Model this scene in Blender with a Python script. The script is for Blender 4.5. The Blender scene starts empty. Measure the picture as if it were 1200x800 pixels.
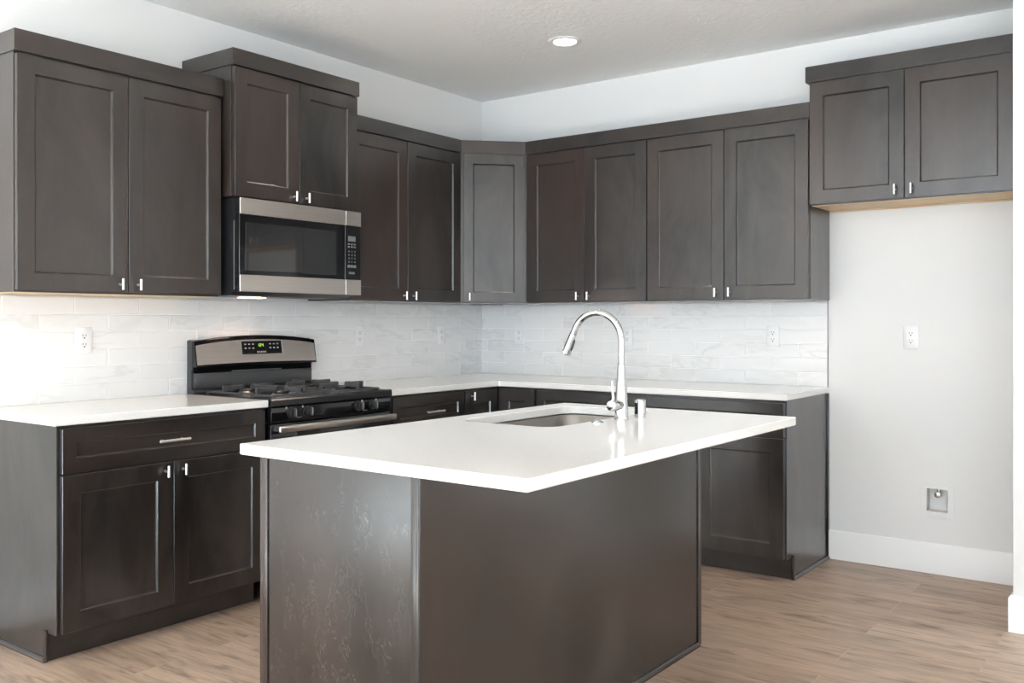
import bpy, bmesh, math, random
from mathutils import Vector, Matrix
random.seed(7)
PI = math.pi
scene = bpy.context.scene
col = scene.collection

# ------------------------------------------------------------------ camera
CAM_F, CAM_A = 1095.35, 0.6346
cam_d = bpy.data.cameras.new('camera')
cam = bpy.data.objects.new('camera', cam_d); col.objects.link(cam)
cam.location = (-5.02, -4.0133, 1.2647)
cam.rotation_euler = (PI / 2, 0, CAM_A - PI / 2)
cam_d.sensor_width = 36.0
cam_d.lens = CAM_F / 1200 * 36
cam_d.shift_x = (600 - 608.33) / 1200
cam_d.shift_y = (376.74 - 400) / 1200
cam_d.clip_start = 0.05
scene.camera = cam

# ------------------------------------------------------------------ exposure
scene.view_settings.view_transform = 'Standard'
scene.view_settings.look = 'None'
scene.view_settings.exposure = 0.65
scene.view_settings.gamma = 1.0
scene.view_settings.use_curve_mapping = False
scene.cycles.use_denoising = True
scene.cycles.max_bounces = 10
scene.cycles.diffuse_bounces = 7
scene.cycles.glossy_bounces = 4
scene.cycles.caustics_reflective = False
scene.cycles.caustics_refractive = False
scene.cycles.sample_clamp_indirect = 12.0

# ------------------------------------------------------------------ world and daylight
world = bpy.data.worlds.new('world'); scene.world = world
world.use_nodes = True
bg = world.node_tree.nodes['Background']
bg.inputs[0].default_value = (0.82, 0.91, 1.0, 1)
bg.inputs[1].default_value = 1.2

def area(name, loc, rot, sx, sy, power, colour):
    d = bpy.data.lights.new(name, 'AREA'); d.shape = 'RECTANGLE'; d.size = sx; d.size_y = sy
    d.energy = power; d.color = colour
    o = bpy.data.objects.new(name, d); col.objects.link(o); o.location = loc; o.rotation_euler = rot
    return o
def can_light(name, loc, power, colour=(1.0, 0.84, 0.68), size=1.9):
    d = bpy.data.lights.new(name, 'SPOT'); d.energy = power; d.color = colour
    d.spot_size = size; d.spot_blend = 0.6; d.shadow_soft_size = 0.05
    o = bpy.data.objects.new(name, d); col.objects.link(o); o.location = loc
    return o
XB, YF, H = -8.6, -8.2, 2.77            # back wall, front wall, ceiling
# daylight in the two big windows of the back wall and the sliding doors of the front wall
UP = math.radians(12)                    # part of the daylight comes up off the bright ground outside
area('daylight_back', (XB - 0.45, -2.45, 1.25), (0, -PI / 2 - UP, 0), 2.2, 3.0, 140, (0.74, 0.87, 1.0))
area('daylight_back_second', (XB - 0.45, -6.30, 1.25), (0, -PI / 2 - UP, 0), 2.2, 2.6, 90, (0.74, 0.87, 1.0))
area('daylight_front', (-4.6, YF - 0.45, 1.05), (PI / 2 + UP, 0, 0), 3.6, 2.2, 30, (0.78, 0.89, 1.0))
# added sunlight through the same windows, so its floor patches brighten the ceiling
sd = bpy.data.lights.new('fill_sun', 'SUN'); sd.energy = 130; sd.color = (0.60, 0.82, 1.0); sd.angle = 0.02
fill_sun = bpy.data.objects.new('fill_sun', sd); col.objects.link(fill_sun)
fill_sun.rotation_euler = Vector((0.77, 0.28, -0.58)).to_track_quat('-Z', 'Y').to_euler()
# the other ceiling cans of the room, out of frame
can_light('ceiling_can', (-1.55, -0.80, H - 0.03), 10)
can_light('ceiling_can', (-0.835, -3.05, H - 0.03), 7)
can_light('ceiling_can', (-3.0, -1.24, H - 0.03), 4)
can_light('ceiling_can', (-3.0, -3.2, H - 0.03), 10)

# ------------------------------------------------------------------ materials
def nt(name):
    m = bpy.data.materials.new(name); m.use_nodes = True
    n = m.node_tree.nodes; l = m.node_tree.links
    return m, n, l, n['Principled BSDF']
def plain(name, c, rough=0.5, metal=0.0, spec=0.5, aniso=0.0, coat=0.0):
    m, n, l, b = nt(name)
    b.inputs['Base Color'].default_value = (*c, 1)
    b.inputs['Roughness'].default_value = rough
    b.inputs['Metallic'].default_value = metal
    b.inputs['Specular IOR Level'].default_value = spec
    b.inputs['Anisotropic'].default_value = aniso
    b.inputs['Coat Weight'].default_value = coat
    return m
def coords(n, l, scale=(1, 1, 1), rnd=True, kind='Object'):
    tc = n.new('ShaderNodeTexCoord'); mp = n.new('ShaderNodeMapping')
    mp.inputs['Scale'].default_value = scale
    l.new(tc.outputs[kind], mp.inputs['Vector'])
    if rnd:
        oi = n.new('ShaderNodeObjectInfo'); mu = n.new('ShaderNodeMath'); mu.operation = 'MULTIPLY'
        mu.inputs[1].default_value = 37.0
        l.new(oi.outputs['Random'], mu.inputs[0])
        cx = n.new('ShaderNodeCombineXYZ')
        for i in range(3): l.new(mu.outputs[0], cx.inputs[i])
        l.new(cx.outputs[0], mp.inputs['Location'])
    return mp.outputs['Vector']
def noise(n, l, vec, scale, detail=3, rough=0.55, dist=0.0):
    t = n.new('ShaderNodeTexNoise'); t.inputs['Scale'].default_value = scale
    t.inputs['Detail'].default_value = detail; t.inputs['Roughness'].default_value = rough
    t.inputs['Distortion'].default_value = dist
    l.new(vec, t.inputs['Vector']); return t.outputs['Fac']
def ramp(n, l, fac, stops):
    r = n.new('ShaderNodeValToRGB'); e = r.color_ramp.elements
    while len(e) < len(stops): e.new(0.5)
    for i, (p, c) in enumerate(stops): e[i].position = p; e[i].color = (*c, 1)
    l.new(fac, r.inputs['Fac']); return r.outputs['Color']
def mix(n, l, a, b, fac=0.5, mode='MIX'):
    m = n.new('ShaderNodeMix'); m.data_type = 'RGBA'; m.blend_type = mode
    for s, v in ((m.inputs['A'], a), (m.inputs['B'], b), (m.inputs['Factor'], fac)):
        if isinstance(v, bpy.types.NodeSocket): l.new(v, s)
        elif isinstance(v, (int, float)): s.default_value = v
        else: s.default_value = (*v, 1)
    return m.outputs['Result']
def bump(n, l, b, h, strength, dist=0.01):
    bp = n.new('ShaderNodeBump'); bp.inputs['Strength'].default_value = strength; bp.inputs['Distance'].default_value = dist
    l.new(h, bp.inputs['Height']); l.new(bp.outputs[0], b.inputs['Normal'])

WD = (0.0060, 0.0050, 0.0045); WL = (0.036, 0.0310, 0.0280); WR = (0.036, 0.0205, 0.0160)
def make_wood(name, scale, rough=0.29, scratch=False):
    m, n, l, b = nt(name)
    v = coords(n, l, scale)
    blot = noise(n, l, v, 4.2, 5, 0.66, 0.8)
    c1 = ramp(n, l, blot, [(0.36, WD), (0.66, WL)])
    v2 = coords(n, l, tuple(s * 0.6 for s in scale))
    red = noise(n, l, v2, 2.1, 2)
    rf = ramp(n, l, red, [(0.45, (0, 0, 0)), (0.75, (0.8, 0.8, 0.8))])
    c2 = mix(n, l, c1, WR, rf)
    v3 = coords(n, l, (scale[0] * 60, scale[1] * 60, scale[2] * 4))
    gr = noise(n, l, v3, 1.6, 3, 0.6)
    g = ramp(n, l, gr, [(0.3, (0.90, 0.90, 0.90)), (0.7, (1.08, 1.08, 1.08))])
    c3 = mix(n, l, c2, g, 1.0, 'MULTIPLY')
    if scratch:                                   # fine pale scuffs across the bare island panel
        tc = coords(n, l, (1, 1, 0.45))
        wv = n.new('ShaderNodeTexNoise'); wv.inputs['Scale'].default_value = 48; wv.inputs['Detail'].default_value = 2
        wv.inputs['Distortion'].default_value = 1.2
        l.new(tc, wv.inputs['Vector'])
        s = ramp(n, l, wv.outputs['Fac'], [(0.493, (0, 0, 0)), (0.5, (1, 1, 1)), (0.507, (0, 0, 0))])
        mk = noise(n, l, tc, 22.0, 1)
        mm = ramp(n, l, mk, [(0.47, (0, 0, 0)), (0.62, (0.75, 0.75, 0.75))])
        sm = mix(n, l, s, mm, 1.0, 'MULTIPLY')
        c3 = mix(n, l, c3, (0.13, 0.127, 0.127), sm)
    l.new(c3, b.inputs['Base Color'])
    b.inputs['Roughness'].default_value = rough
    b.inputs['Specular IOR Level'].default_value = 0.66; b.inputs['Coat Weight'].default_value = 1.0; b.inputs['Coat IOR'].default_value = 1.25; b.inputs['Coat Roughness'].default_value = 0.22; b.inputs['IOR'].default_value = 1.5
    bump(n, l, b, gr, 0.03, 0.002)
    return m
WOOD = make_wood('stained_maple', (1, 1, 0.38))
WOODH = make_wood('stained_maple_horizontal', (0.38, 1, 1))
WOODP = make_wood('stained_maple_panel', (1, 1, 0.45), 0.25, True)
WOODS = make_wood('stained_maple_back', (1, 1, 0.45), 0.25)
WOODT = make_wood('stained_maple_trim', (1, 1, 0.3), 0.25)

def make_raw():
    m, n, l, b = nt('raw_maple')
    g = noise(n, l, coords(n, l, (1.2, 14, 14)), 2.5, 3)
    l.new(ramp(n, l, g, [(0.3, (0.62, 0.43, 0.25)), (0.7, (0.76, 0.58, 0.38))]), b.inputs['Base Color'])
    b.inputs['Roughness'].default_value = 0.5
    return m
RAW = make_raw()
def make_paint(name, c, bs, bscale, rough=0.6):
    m, n, l, b = nt(name)
    b.inputs['Base Color'].default_value = (*c, 1); b.inputs['Roughness'].default_value = rough
    b.inputs['Specular IOR Level'].default_value = 0.3
    h = noise(n, l, coords(n, l, (1, 1, 1), False), bscale, 3, 0.5)
    bump(n, l, b, h, bs, 0.004)
    return m
WALL = make_paint('wall_paint', (0.765, 0.765, 0.76), 0.05, 90)
TRIM = make_paint('trim_paint', (0.86, 0.86, 0.855), 0.02, 60, 0.35)
def make_ceiling():
    m, n, l, b = nt('ceiling_knockdown')
    b.inputs['Base Color'].default_value = (0.90, 0.905, 0.905, 1); b.inputs['Roughness'].default_value = 0.75
    b.inputs['Specular IOR Level'].default_value = 0.2
    a = noise(n, l, coords(n, l, (1, 1, 1), False), 26, 4, 0.55, 0.4)
    r = ramp(n, l, a, [(0.47, (0, 0, 0)), (0.56, (1, 1, 1))])
    bump(n, l, b, r, 0.22, 0.004)
    return m
CEIL = make_ceiling()
def make_floor():
    m, n, l, b = nt('oak_planks')
    tc = n.new('ShaderNodeTexCoord')
    mp = n.new('ShaderNodeMapping'); mp.inputs['Rotation'].default_value = (0, 0, PI / 2)
    mp.inputs['Location'].default_value = (0.31, 0.045, 0)
    l.new(tc.outputs['Object'], mp.inputs['Vector'])
    br = n.new('ShaderNodeTexBrick')
    br.offset = 0.37; br.offset_frequency = 2
    br.inputs['Scale'].default_value = 1.0
    br.inputs['Brick Width'].default_value = 1.22; br.inputs['Row Height'].default_value = 0.182
    br.inputs['Mortar Size'].default_value = 0.0028; br.inputs['Mortar Smooth'].default_value = 0.3
    br.inputs['Color1'].default_value = (0, 0, 0, 1); br.inputs['Color2'].default_value = (1, 1, 1, 1)
    br.inputs['Mortar'].default_value = (0.5, 0.5, 0.5, 1)
    l.new(mp.outputs[0], br.inputs['Vector'])
    base = ramp(n, l, br.outputs['Color'], [(0.0, (0.370, 0.266, 0.200)), (0.5, (0.415, 0.304, 0.232)), (1.0, (0.465, 0.348, 0.272))])
    # shift the grain per plank
    sh = n.new('ShaderNodeVectorMath'); sh.operation = 'SCALE'; sh.inputs['Scale'].default_value = 7.3
    l.new(br.outputs['Color'], sh.inputs[0])
    ad = n.new('ShaderNodeVectorMath'); ad.operation = 'ADD'
    l.new(mp.outputs[0], ad.inputs[0]); l.new(sh.outputs[0], ad.inputs[1])
    def grain(sc, scale, det, dist=0.0):
        mm = n.new('ShaderNodeMapping'); mm.inputs['Scale'].default_value = sc
        l.new(ad.outputs[0], mm.inputs['Vector'])
        return noise(n, l, mm.outputs[0], scale, det, 0.6, dist)
    g1 = grain((1.3, 11, 1), 2.2, 4, 0.8)
    f1 = ramp(n, l, g1, [(0.30, (0.70, 0.68, 0.66)), (0.5, (1, 1, 1)), (0.72, (1.18, 1.17, 1.16))])
    c = mix(n, l, base, f1, 1.0, 'MULTIPLY')
    g2 = grain((5, 90, 1), 1.5, 2)
    f2 = ramp(n, l, g2, [(0.3, (0.84, 0.84, 0.84)), (0.7, (1.12, 1.12, 1.12))])
    c = mix(n, l, c, f2, 1.0, 'MULTIPLY')
    g3 = grain((1.6, 7, 1), 3.0, 2, 0.3)          # dark mineral streaks and knots
    f3 = ramp(n, l, g3, [(0.57, (0, 0, 0)), (0.74, (0.85, 0.85, 0.85))])
    c = mix(n, l, c, (0.14, 0.098, 0.066), f3)
    g4 = grain((0.9, 2.4, 1), 2.0, 2)
    f4 = ramp(n, l, g4, [(0.5, (0, 0, 0)), (0.72, (0.35, 0.35, 0.35))])
    c = mix(n, l, c, (0.28, 0.235, 0.175), f4)
    c = mix(n, l, c, (0.48, 0.38, 0.30), mix(n, l, (0, 0, 0), (0.5, 0.5, 0.5), br.outputs['Fac']))
    l.new(c, b.inputs['Base Color'])
    b.inputs['Roughness'].default_value = 0.42
    b.inputs['Specular IOR Level'].default_value = 0.4
    inv = n.new('ShaderNodeMath'); inv.operation = 'SUBTRACT'; inv.inputs[0].default_value = 1.0
    l.new(br.outputs['Fac'], inv.inputs[1])
    bump(n, l, b, inv.outputs[0], 0.25, 0.002)
    return m
FLOOR = make_floor()
def make_quartz():
    m, n, l, b = nt('white_quartz')
    s = noise(n, l, coords(n, l, (1, 1, 1), False), 320, 2)
    l.new(ramp(n, l, s, [(0.3, (0.74, 0.735, 0.72)), (0.6, (0.80, 0.795, 0.785))]), b.inputs['Base Color'])
    b.inputs['Roughness'].default_value = 0.085; b.inputs['Specular IOR Level'].default_value = 0.5
    return m
QUARTZ = make_quartz()
def make_tile():
    m, n, l, b = nt('marbled_tile')
    at = n.new('ShaderNodeAttribute'); at.attribute_name = 'tile'
    sc = n.new('ShaderNodeVectorMath'); sc.operation = 'SCALE'; sc.inputs['Scale'].default_value = 23.0
    l.new(at.outputs['Color'], sc.inputs[0])
    tc = n.new('ShaderNodeTexCoord'); ad = n.new('ShaderNodeVectorMath'); ad.operation = 'ADD'
    l.new(tc.outputs['Object'], ad.inputs[0]); l.new(sc.outputs[0], ad.inputs[1])
    mp = n.new('ShaderNodeMapping'); mp.inputs['Rotation'].default_value = (0, 0.6, 0.0); mp.inputs['Scale'].default_value = (1, 1, 3.0)
    l.new(ad.outputs[0], mp.inputs['Vector'])
    v = noise(n, l, mp.outputs[0], 3.0, 3, 0.55, 1.2)
    ve = ramp(n, l, v, [(0.42, (0, 0, 0)), (0.5, (1, 1, 1)), (0.57, (0, 0, 0))])
    k = noise(n, l, mp.outputs[0], 1.7, 1)
    km = ramp(n, l, k, [(0.46, (0, 0, 0)), (0.62, (0.75, 0.75, 0.75))])
    f = mix(n, l, ve, km, 1.0, 'MULTIPLY')
    l.new(mix(n, l, (0.77, 0.77, 0.77), (0.66, 0.66, 0.655), f), b.inputs['Base Color'])
    b.inputs['Roughness'].default_value = 0.13
    w = noise(n, l, ad.outputs[0], 9, 2)
    bump(n, l, b, w, 0.10, 0.01)
    return m
TILE = make_tile()
GROUT = plain('white_grout', (0.87, 0.87, 0.865), 0.8)
def make_steel(name, c, rough, sc):
    m, n, l, b = nt(name)
    g = noise(n, l, coords(n, l, sc), 1.0, 2)
    l.new(ramp(n, l, g, [(0.3, tuple(x * 0.93 for x in c)), (0.7, tuple(min(1, x * 1.05) for x in c))]), b.inputs['Base Color'])
    b.inputs['Metallic'].default_value = 1.0; b.inputs['Roughness'].default_value = rough
    b.inputs['Anisotropic'].default_value = 0.5
    return m
STEEL = make_steel('brushed_stainless', (0.62, 0.565, 0.52), 0.30, (3, 300, 300))
SINKSTEEL = make_steel('sink_stainless', (0.27, 0.258, 0.245), 0.33, (250, 250, 4))
CHROME = plain('chrome', (0.58, 0.59, 0.60), 0.04, 1.0)
NICKEL = plain('brushed_nickel', (0.74, 0.73, 0.71), 0.34, 0.9)
BLACKGLOSS = plain('black_gloss', (0.006, 0.006, 0.007), 0.08, 0, 0.5)
BLACKSATIN = plain('black_satin', (0.014, 0.014, 0.016), 0.35)
BLACKENAMEL = plain('black_enamel', (0.012, 0.012, 0.014), 0.22)
GREYBODY = plain('dark_grey_enamel', (0.045, 0.048, 0.055), 0.38)
RISER = plain('riser_enamel', (0.060, 0.060, 0.062), 0.42)
IRON = plain('cast_iron', (0.055, 0.056, 0.060), 0.55)
DARK = plain('dark_void', (0.004, 0.004, 0.004), 0.9, 0, 0.1)
GLASSWIN = plain('oven_window', (0.020, 0.020, 0.021), 0.04, 0, 0.9)
MARK = plain('printed_marks', (0.34, 0.35, 0.36), 0.5)
MARKDIM = plain('dim_printed_marks', (0.13, 0.135, 0.14), 0.5)
PLATE = plain('outlet_plastic', (0.79, 0.79, 0.80), 0.3)
SLOT = plain('outlet_slots', (0.03, 0.03, 0.03), 0.6)
TRIMMETAL = plain('edge_metal', (0.30, 0.30, 0.30), 0.4, 0.8)
BRASS = plain('valve_brass', (0.55, 0.50, 0.42), 0.25, 1.0)
GALV = plain('box_plastic', (0.70, 0.70, 0.69), 0.5)
STICKER = plain('yellow_sticker', (0.62, 0.42, 0.12), 0.4)
WIRE = plain('cable_sheath', (0.10, 0.10, 0.10), 0.4)
def emit(name, c, s):
    m, n, l, b = nt(name)
    b.inputs['Base Color'].default_value = (0, 0, 0, 1)
    b.inputs['Emission Color'].default_value = (*c, 1); b.inputs['Emission Strength'].default_value = s
    return m
LENS = emit('can_lens', (1.0, 0.93, 0.84), 9.0)
COOKLENS = emit('cooktop_lamp_lens', (1.0, 0.80, 0.66), 4.0)
GREEN = emit('clock_digits', (0.42, 0.85, 0.08), 1.0)
def make_pane():
    m = bpy.data.materials.new('window_glass'); m.use_nodes = True
    n = m.node_tree.nodes; l = m.node_tree.links; n.clear()
    o = n.new('ShaderNodeOutputMaterial'); t = n.new('ShaderNodeBsdfTransparent'); g = n.new('ShaderNodeBsdfGlossy')
    g.inputs['Roughness'].default_value = 0.02
    x = n.new('ShaderNodeMixShader'); x.inputs[0].default_value = 0.06
    l.new(t.outputs[0], x.inputs[1]); l.new(g.outputs[0], x.inputs[2]); l.new(x.outputs[0], o.inputs[0])
    return m
PANE = make_pane()

# ------------------------------------------------------------------ mesh helpers
def B(): return bmesh.new()
def box(bm, x0, x1, y0, y1, z0, z1, bev=0.0, seg=1):
    t = bmesh.new()
    bmesh.ops.create_cube(t, size=1.0)
    for v in t.verts:
        v.co = ((x0 + x1) / 2 + v.co.x * (x1 - x0), (y0 + y1) / 2 + v.co.y * (y1 - y0), (z0 + z1) / 2 + v.co.z * (z1 - z0))
    if bev: bmesh.ops.bevel(t, geom=t.edges[:], offset=bev, segments=seg, affect='EDGES', profile=0.5)
    join(bm, t); return bm
def join(bm, t, mat=None):
    if mat is not None: bmesh.ops.transform(t, matrix=mat, verts=t.verts)
    me = bpy.data.meshes.new('tmp'); t.to_mesh(me); t.free(); bm.from_mesh(me); bpy.data.meshes.remove(me)
def rings(bm, loops, close=True, cap0=True, cap1=True):
    vs = [[bm.verts.new(p) for p in lp] for lp in loops]
    for a, b in zip(vs, vs[1:]):
        n = len(a)
        for i in range(n if close else n - 1):
            bm.faces.new((a[i], a[(i + 1) % n], b[(i + 1) % n], b[i]))
    if cap0: bm.faces.new(vs[0][::-1])
    if cap1: bm.faces.new(vs[-1])
    bmesh.ops.recalc_face_normals(bm, faces=bm.faces[:])
    return vs
def frame_to(p, d):
    d = Vector(d).normalized()
    up = Vector((0, 0, 1)) if abs(d.z) < 0.95 else Vector((1, 0, 0))
    a = d.cross(up).normalized(); b = a.cross(d).normalized()
    return a, b
def tube(bm, path, radii, seg=16, cap=True):
    path = [Vector(p) for p in path]
    if not isinstance(radii, (list, tuple)): radii = [radii] * len(path)
    loops = []; a = None
    for i, p in enumerate(path):
        d = (path[min(i + 1, len(path) - 1)] - path[max(i - 1, 0)]).normalized()
        if a is None: a, b = frame_to(p, d)
        else:
            a = (a - d * a.dot(d)).normalized(); b = a.cross(d).normalized()
        loops.append([p + (a * math.cos(2 * PI * k / seg) + b * math.sin(2 * PI * k / seg)) * radii[i] for k in range(seg)])
    t = bmesh.new(); rings(t, loops, True, cap, cap); join(bm, t); return bm
def lathe(bm, prof, c=(0, 0, 0), seg=32, axis=None):
    loops = [[Vector((r * math.cos(2 * PI * k / seg), r * math.sin(2 * PI * k / seg), z)) for k in range(seg)] for r, z in prof]
    t = bmesh.new(); rings(t, loops)
    m = Matrix.Translation(c)
    if axis is not None: m = m @ Vector((0, 0, 1)).rotation_difference(Vector(axis)).to_matrix().to_4x4()
    join(bm, t, m); return bm
def prism(bm, prof, axis, a, b):
    """a closed (u, w) outline pushed along 'x' (u=y, w=z) or 'z' (u=x, w=y)"""
    f = (lambda s: [(s, u, w) for u, w in prof]) if axis == 'x' else (lambda s: [(u, w, s) for u, w in prof]) if axis == 'z' else (lambda s: [(u, s, w) for u, w in prof])
    t = bmesh.new(); rings(t, [f(a), f(b)]); join(bm, t); return bm
def inset(poly, d):
    """offset a counter-clockwise outline inwards by d"""
    out = []
    n = len(poly)
    for i in range(n):
        p0, p1, p2 = Vector(poly[i - 1]), Vector(poly[i]), Vector(poly[(i + 1) % n])
        e1 = (p1 - p0).normalized(); e2 = (p2 - p1).normalized()
        n1 = Vector((-e1.y, e1.x)); n2 = Vector((-e2.y, e2.x))
        k = (n1 + n2); k = k / max(0.2, k.dot(n1)) if k.length > 1e-6 else n1
        out.append(p1 + k * d)
    return [(p.x, p.y) for p in out]
def round_poly(poly, r, seg=5):
    out = []; n = len(poly)
    rr = r if isinstance(r, (list, tuple)) else [r] * n
    for i in range(n):
        p0, p1, p2 = Vector(poly[i - 1]), Vector(poly[i]), Vector(poly[(i + 1) % n])
        if rr[i] <= 0: out.append(tuple(p1)); continue
        a = (p0 - p1).normalized(); b = (p2 - p1).normalized()
        h = a.angle(b) / 2; t = rr[i] / math.tan(h)
        s, e = p1 + a * t, p1 + b * t
        c = p1 + (a + b).normalized() * (rr[i] / math.sin(h))
        a0 = math.atan2(s.y - c.y, s.x - c.x); a1 = math.atan2(e.y - c.y, e.x - c.x)
        d = (a1 - a0 + PI) % (2 * PI) - PI
        for k in range(seg + 1):
            q = a0 + d * k / seg; out.append((c.x + rr[i] * math.cos(q), c.y + rr[i] * math.sin(q)))
    return out
def slab(bm, outer, z0, z1, ease=0.003, hole=None):
    """a counter slab with eased edges; outer and hole are counter-clockwise"""
    def wall(poly, sgn):
        lv = [(ease, z0), (0, z0 + ease), (0, z1 - ease), (ease * 0.3, z1 - ease * 0.3), (ease, z1)]
        ls = []
        for d, z in lv:
            q = inset(poly, d * sgn); ls.append([bm.verts.new((x, y, z)) for x, y in q])
        for a, b in zip(ls, ls[1:]):
            n = len(a)
            for i in range(n): bm.faces.new((a[i], a[(i + 1) % n], b[(i + 1) % n], b[i]))
        return ls[0], ls[-1]
    lo, hi = wall(outer, 1); sets = [(lo, hi)]
    if hole: sets.append(wall(hole, -1))
    for k in (0, 1):
        ed = []
        for s in sets:
            q = s[k]
            for i in range(len(q)):
                e = bm.edges.get((q[i], q[(i + 1) % len(q)])); ed.append(e)
        bmesh.ops.triangle_fill(bm, use_beauty=True, use_dissolve=False, edges=ed)
    bmesh.ops.recalc_face_normals(bm, faces=bm.faces[:])
    return bm
def obj(name, bm, mat, parent=None, loc=(0, 0, 0), rotz=0.0, smooth=True, angle=32):
    me = bpy.data.meshes.new(name)
    bmesh.ops.recalc_face_normals(bm, faces=bm.faces[:])
    bm.to_mesh(me); bm.free()
    if smooth:
        for p in me.polygons: p.use_smooth = True
        me.set_sharp_from_angle(angle=math.radians(angle))
    me.materials.append(mat)
    o = bpy.data.objects.new(name, me); col.objects.link(o)
    o.location = loc; o.rotation_euler = (0, 0, rotz)
    if parent is not None: o.parent = parent
    return o
def thing(name, label, cat, loc=(0, 0, 0), rotz=0.0, group=None):
    o = bpy.data.objects.new(name, None); col.objects.link(o); o.empty_display_size = 0.1
    o.location = loc; o.rotation_euler = (0, 0, rotz)
    return tag(o, label, cat, group)
def tag(o, label, cat, group=None):
    o['label'] = label; o['category'] = cat
    if group: o['group'] = group
    return o
def struct(name, bm, mat, parent=None, **k):
    o = obj(name, bm, mat, parent, **k)
    if parent is None: o['kind'] = 'structure'
    return o
def part(o, label): o['label'] = label; return o
RW = -PI / 2           # things on the right wall: local x runs along the wall towards the viewer, local -y out of it

# ------------------------------------------------------------------ room shell
struct('floor', box(B(), XB - 0.2, 0.2, YF - 0.2, 0.2, -0.1, 0.0), FLOOR)
struct('ceiling', box(B(), XB - 0.2, 0.2, YF - 0.2, 0.2, H, H + 0.1), CEIL)
struct('wall_left', box(B(), XB - 0.2, 0.0, 0.0, 0.12, 0, H), WALL)
struct('wall_right', box(B(), 0.0, 0.12, YF - 0.2, 0.12, 0, H), WALL)
STX, STY = -0.752, -3.374            # end and near edge of the short return wall beside the fridge space
struct('wall_return', box(B(), STX, 0.0, STY - 0.125, STY, 0, H, 0.004, 2), WALL)
def wall_open(bm, along, fixed0, fixed1, s0, s1, opens):
    """wall with rectangular openings; along 'x' or 'y'; opens = [(a, b, z0, z1)]"""
    def put(a, b, z0, z1):
        if b - a < 1e-4 or z1 - z0 < 1e-4: return
        if along == 'x': box(bm, a, b, fixed0, fixed1, z0, z1)
        else: box(bm, fixed0, fixed1, a, b, z0, z1)
    cur = s0
    for a, b, z0, z1 in sorted(opens):
        put(cur, a, 0, H); put(a, b, 0, z0); put(a, b, z1, H); cur = b
    put(cur, s1, 0, H); return bm
WB = [(-3.95, -0.95, 0.25, 2.45), (-7.60, -5.00, 0.25, 2.45)]
WF = [(-6.4, -2.8, 0.03, 2.25)]
struct('wall_back', wall_open(B(), 'y', XB - 0.12, XB, YF - 0.2, 0.12, WB), WALL)
struct('wall_front', wall_open(B(), 'x', YF - 0.12, YF, XB - 0.2, 0.12, WF), WALL)
def window(k, along, fixed, a, b, z0, z1, n):
    w = 0.06; bm = B()
    def put(s0, s1, q0, q1, d0=-0.09, d1=-0.03):
        if along == 'y': box(bm, fixed + d0, fixed + d1, s0, s1, q0, q1, 0.004)
        else: box(bm, s0, s1, fixed + d0, fixed + d1, q0, q1, 0.004)
    put(a, b, z0, z0 + w); put(a, b, z1 - w, z1)
    for i in range(n + 1):
        c = a + (b - a) * i / n
        put(max(a, c - w / 2), min(b, c + w / 2), z0 + w, z1 - w)
    f = struct('window_%d' % k, bm, TRIM)
    g = B()
    if along == 'y': box(g, fixed - 0.064, fixed - 0.058, a + w / 2, b - w / 2, z0 + w / 2, z1 - w / 2)
    else: box(g, a + w / 2, b - w / 2, fixed - 0.064, fixed - 0.058, z0 + w / 2, z1 - w / 2)
    obj('pane', g, PANE, f)
window(1, 'y', XB, *WB[0], 3); window(2, 'y', XB, *WB[1], 2); window(3, 'x', YF, *WF[0], 3)
def base_prof(h=0.152, t=0.014): return [(0, 0), (-t, 0), (-t, h - 0.012), (-t + 0.007, h), (0, h)]
struct('baseboard_right', prism(B(), [(x, z) for x, z in base_prof()], 'y', STY, -2.383), TRIM)
struct('baseboard_left', prism(B(), base_prof(), 'x', XB, -3.285), TRIM)
bm = B()
def sweep(bm, path, prof):
    """sweep (out, z) profile along a plan path; out is to the right of travel"""
    loops = []
    for i, p in enumerate(path):
        p = Vector(p)
        d1 = (p - Vector(path[i - 1])).normalized() if i else None
        d2 = (Vector(path[i + 1]) - p).normalized() if i < len(path) - 1 else None
        d1 = d1 or d2; d2 = d2 or d1
        n1 = Vector((d1.y, -d1.x)); n2 = Vector((d2.y, -d2.x)); k = n1 + n2; k = k / k.dot(n1)
        loops.append([(p.x + k.x * u, p.y + k.y * u, z) for u, z in prof])
    t = bmesh.new(); rings(t, loops); join(bm, t); return bm
rp = [(0, 0), (0.0145, 0), (0.0145, 0.138), (0.0075, 0.150), (0, 0.150)]
struct('baseboard_return', sweep(B(), [(-0.016, STY), (STX, STY), (STX, STY - 0.125), (0, STY - 0.125)], rp), TRIM)

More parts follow.
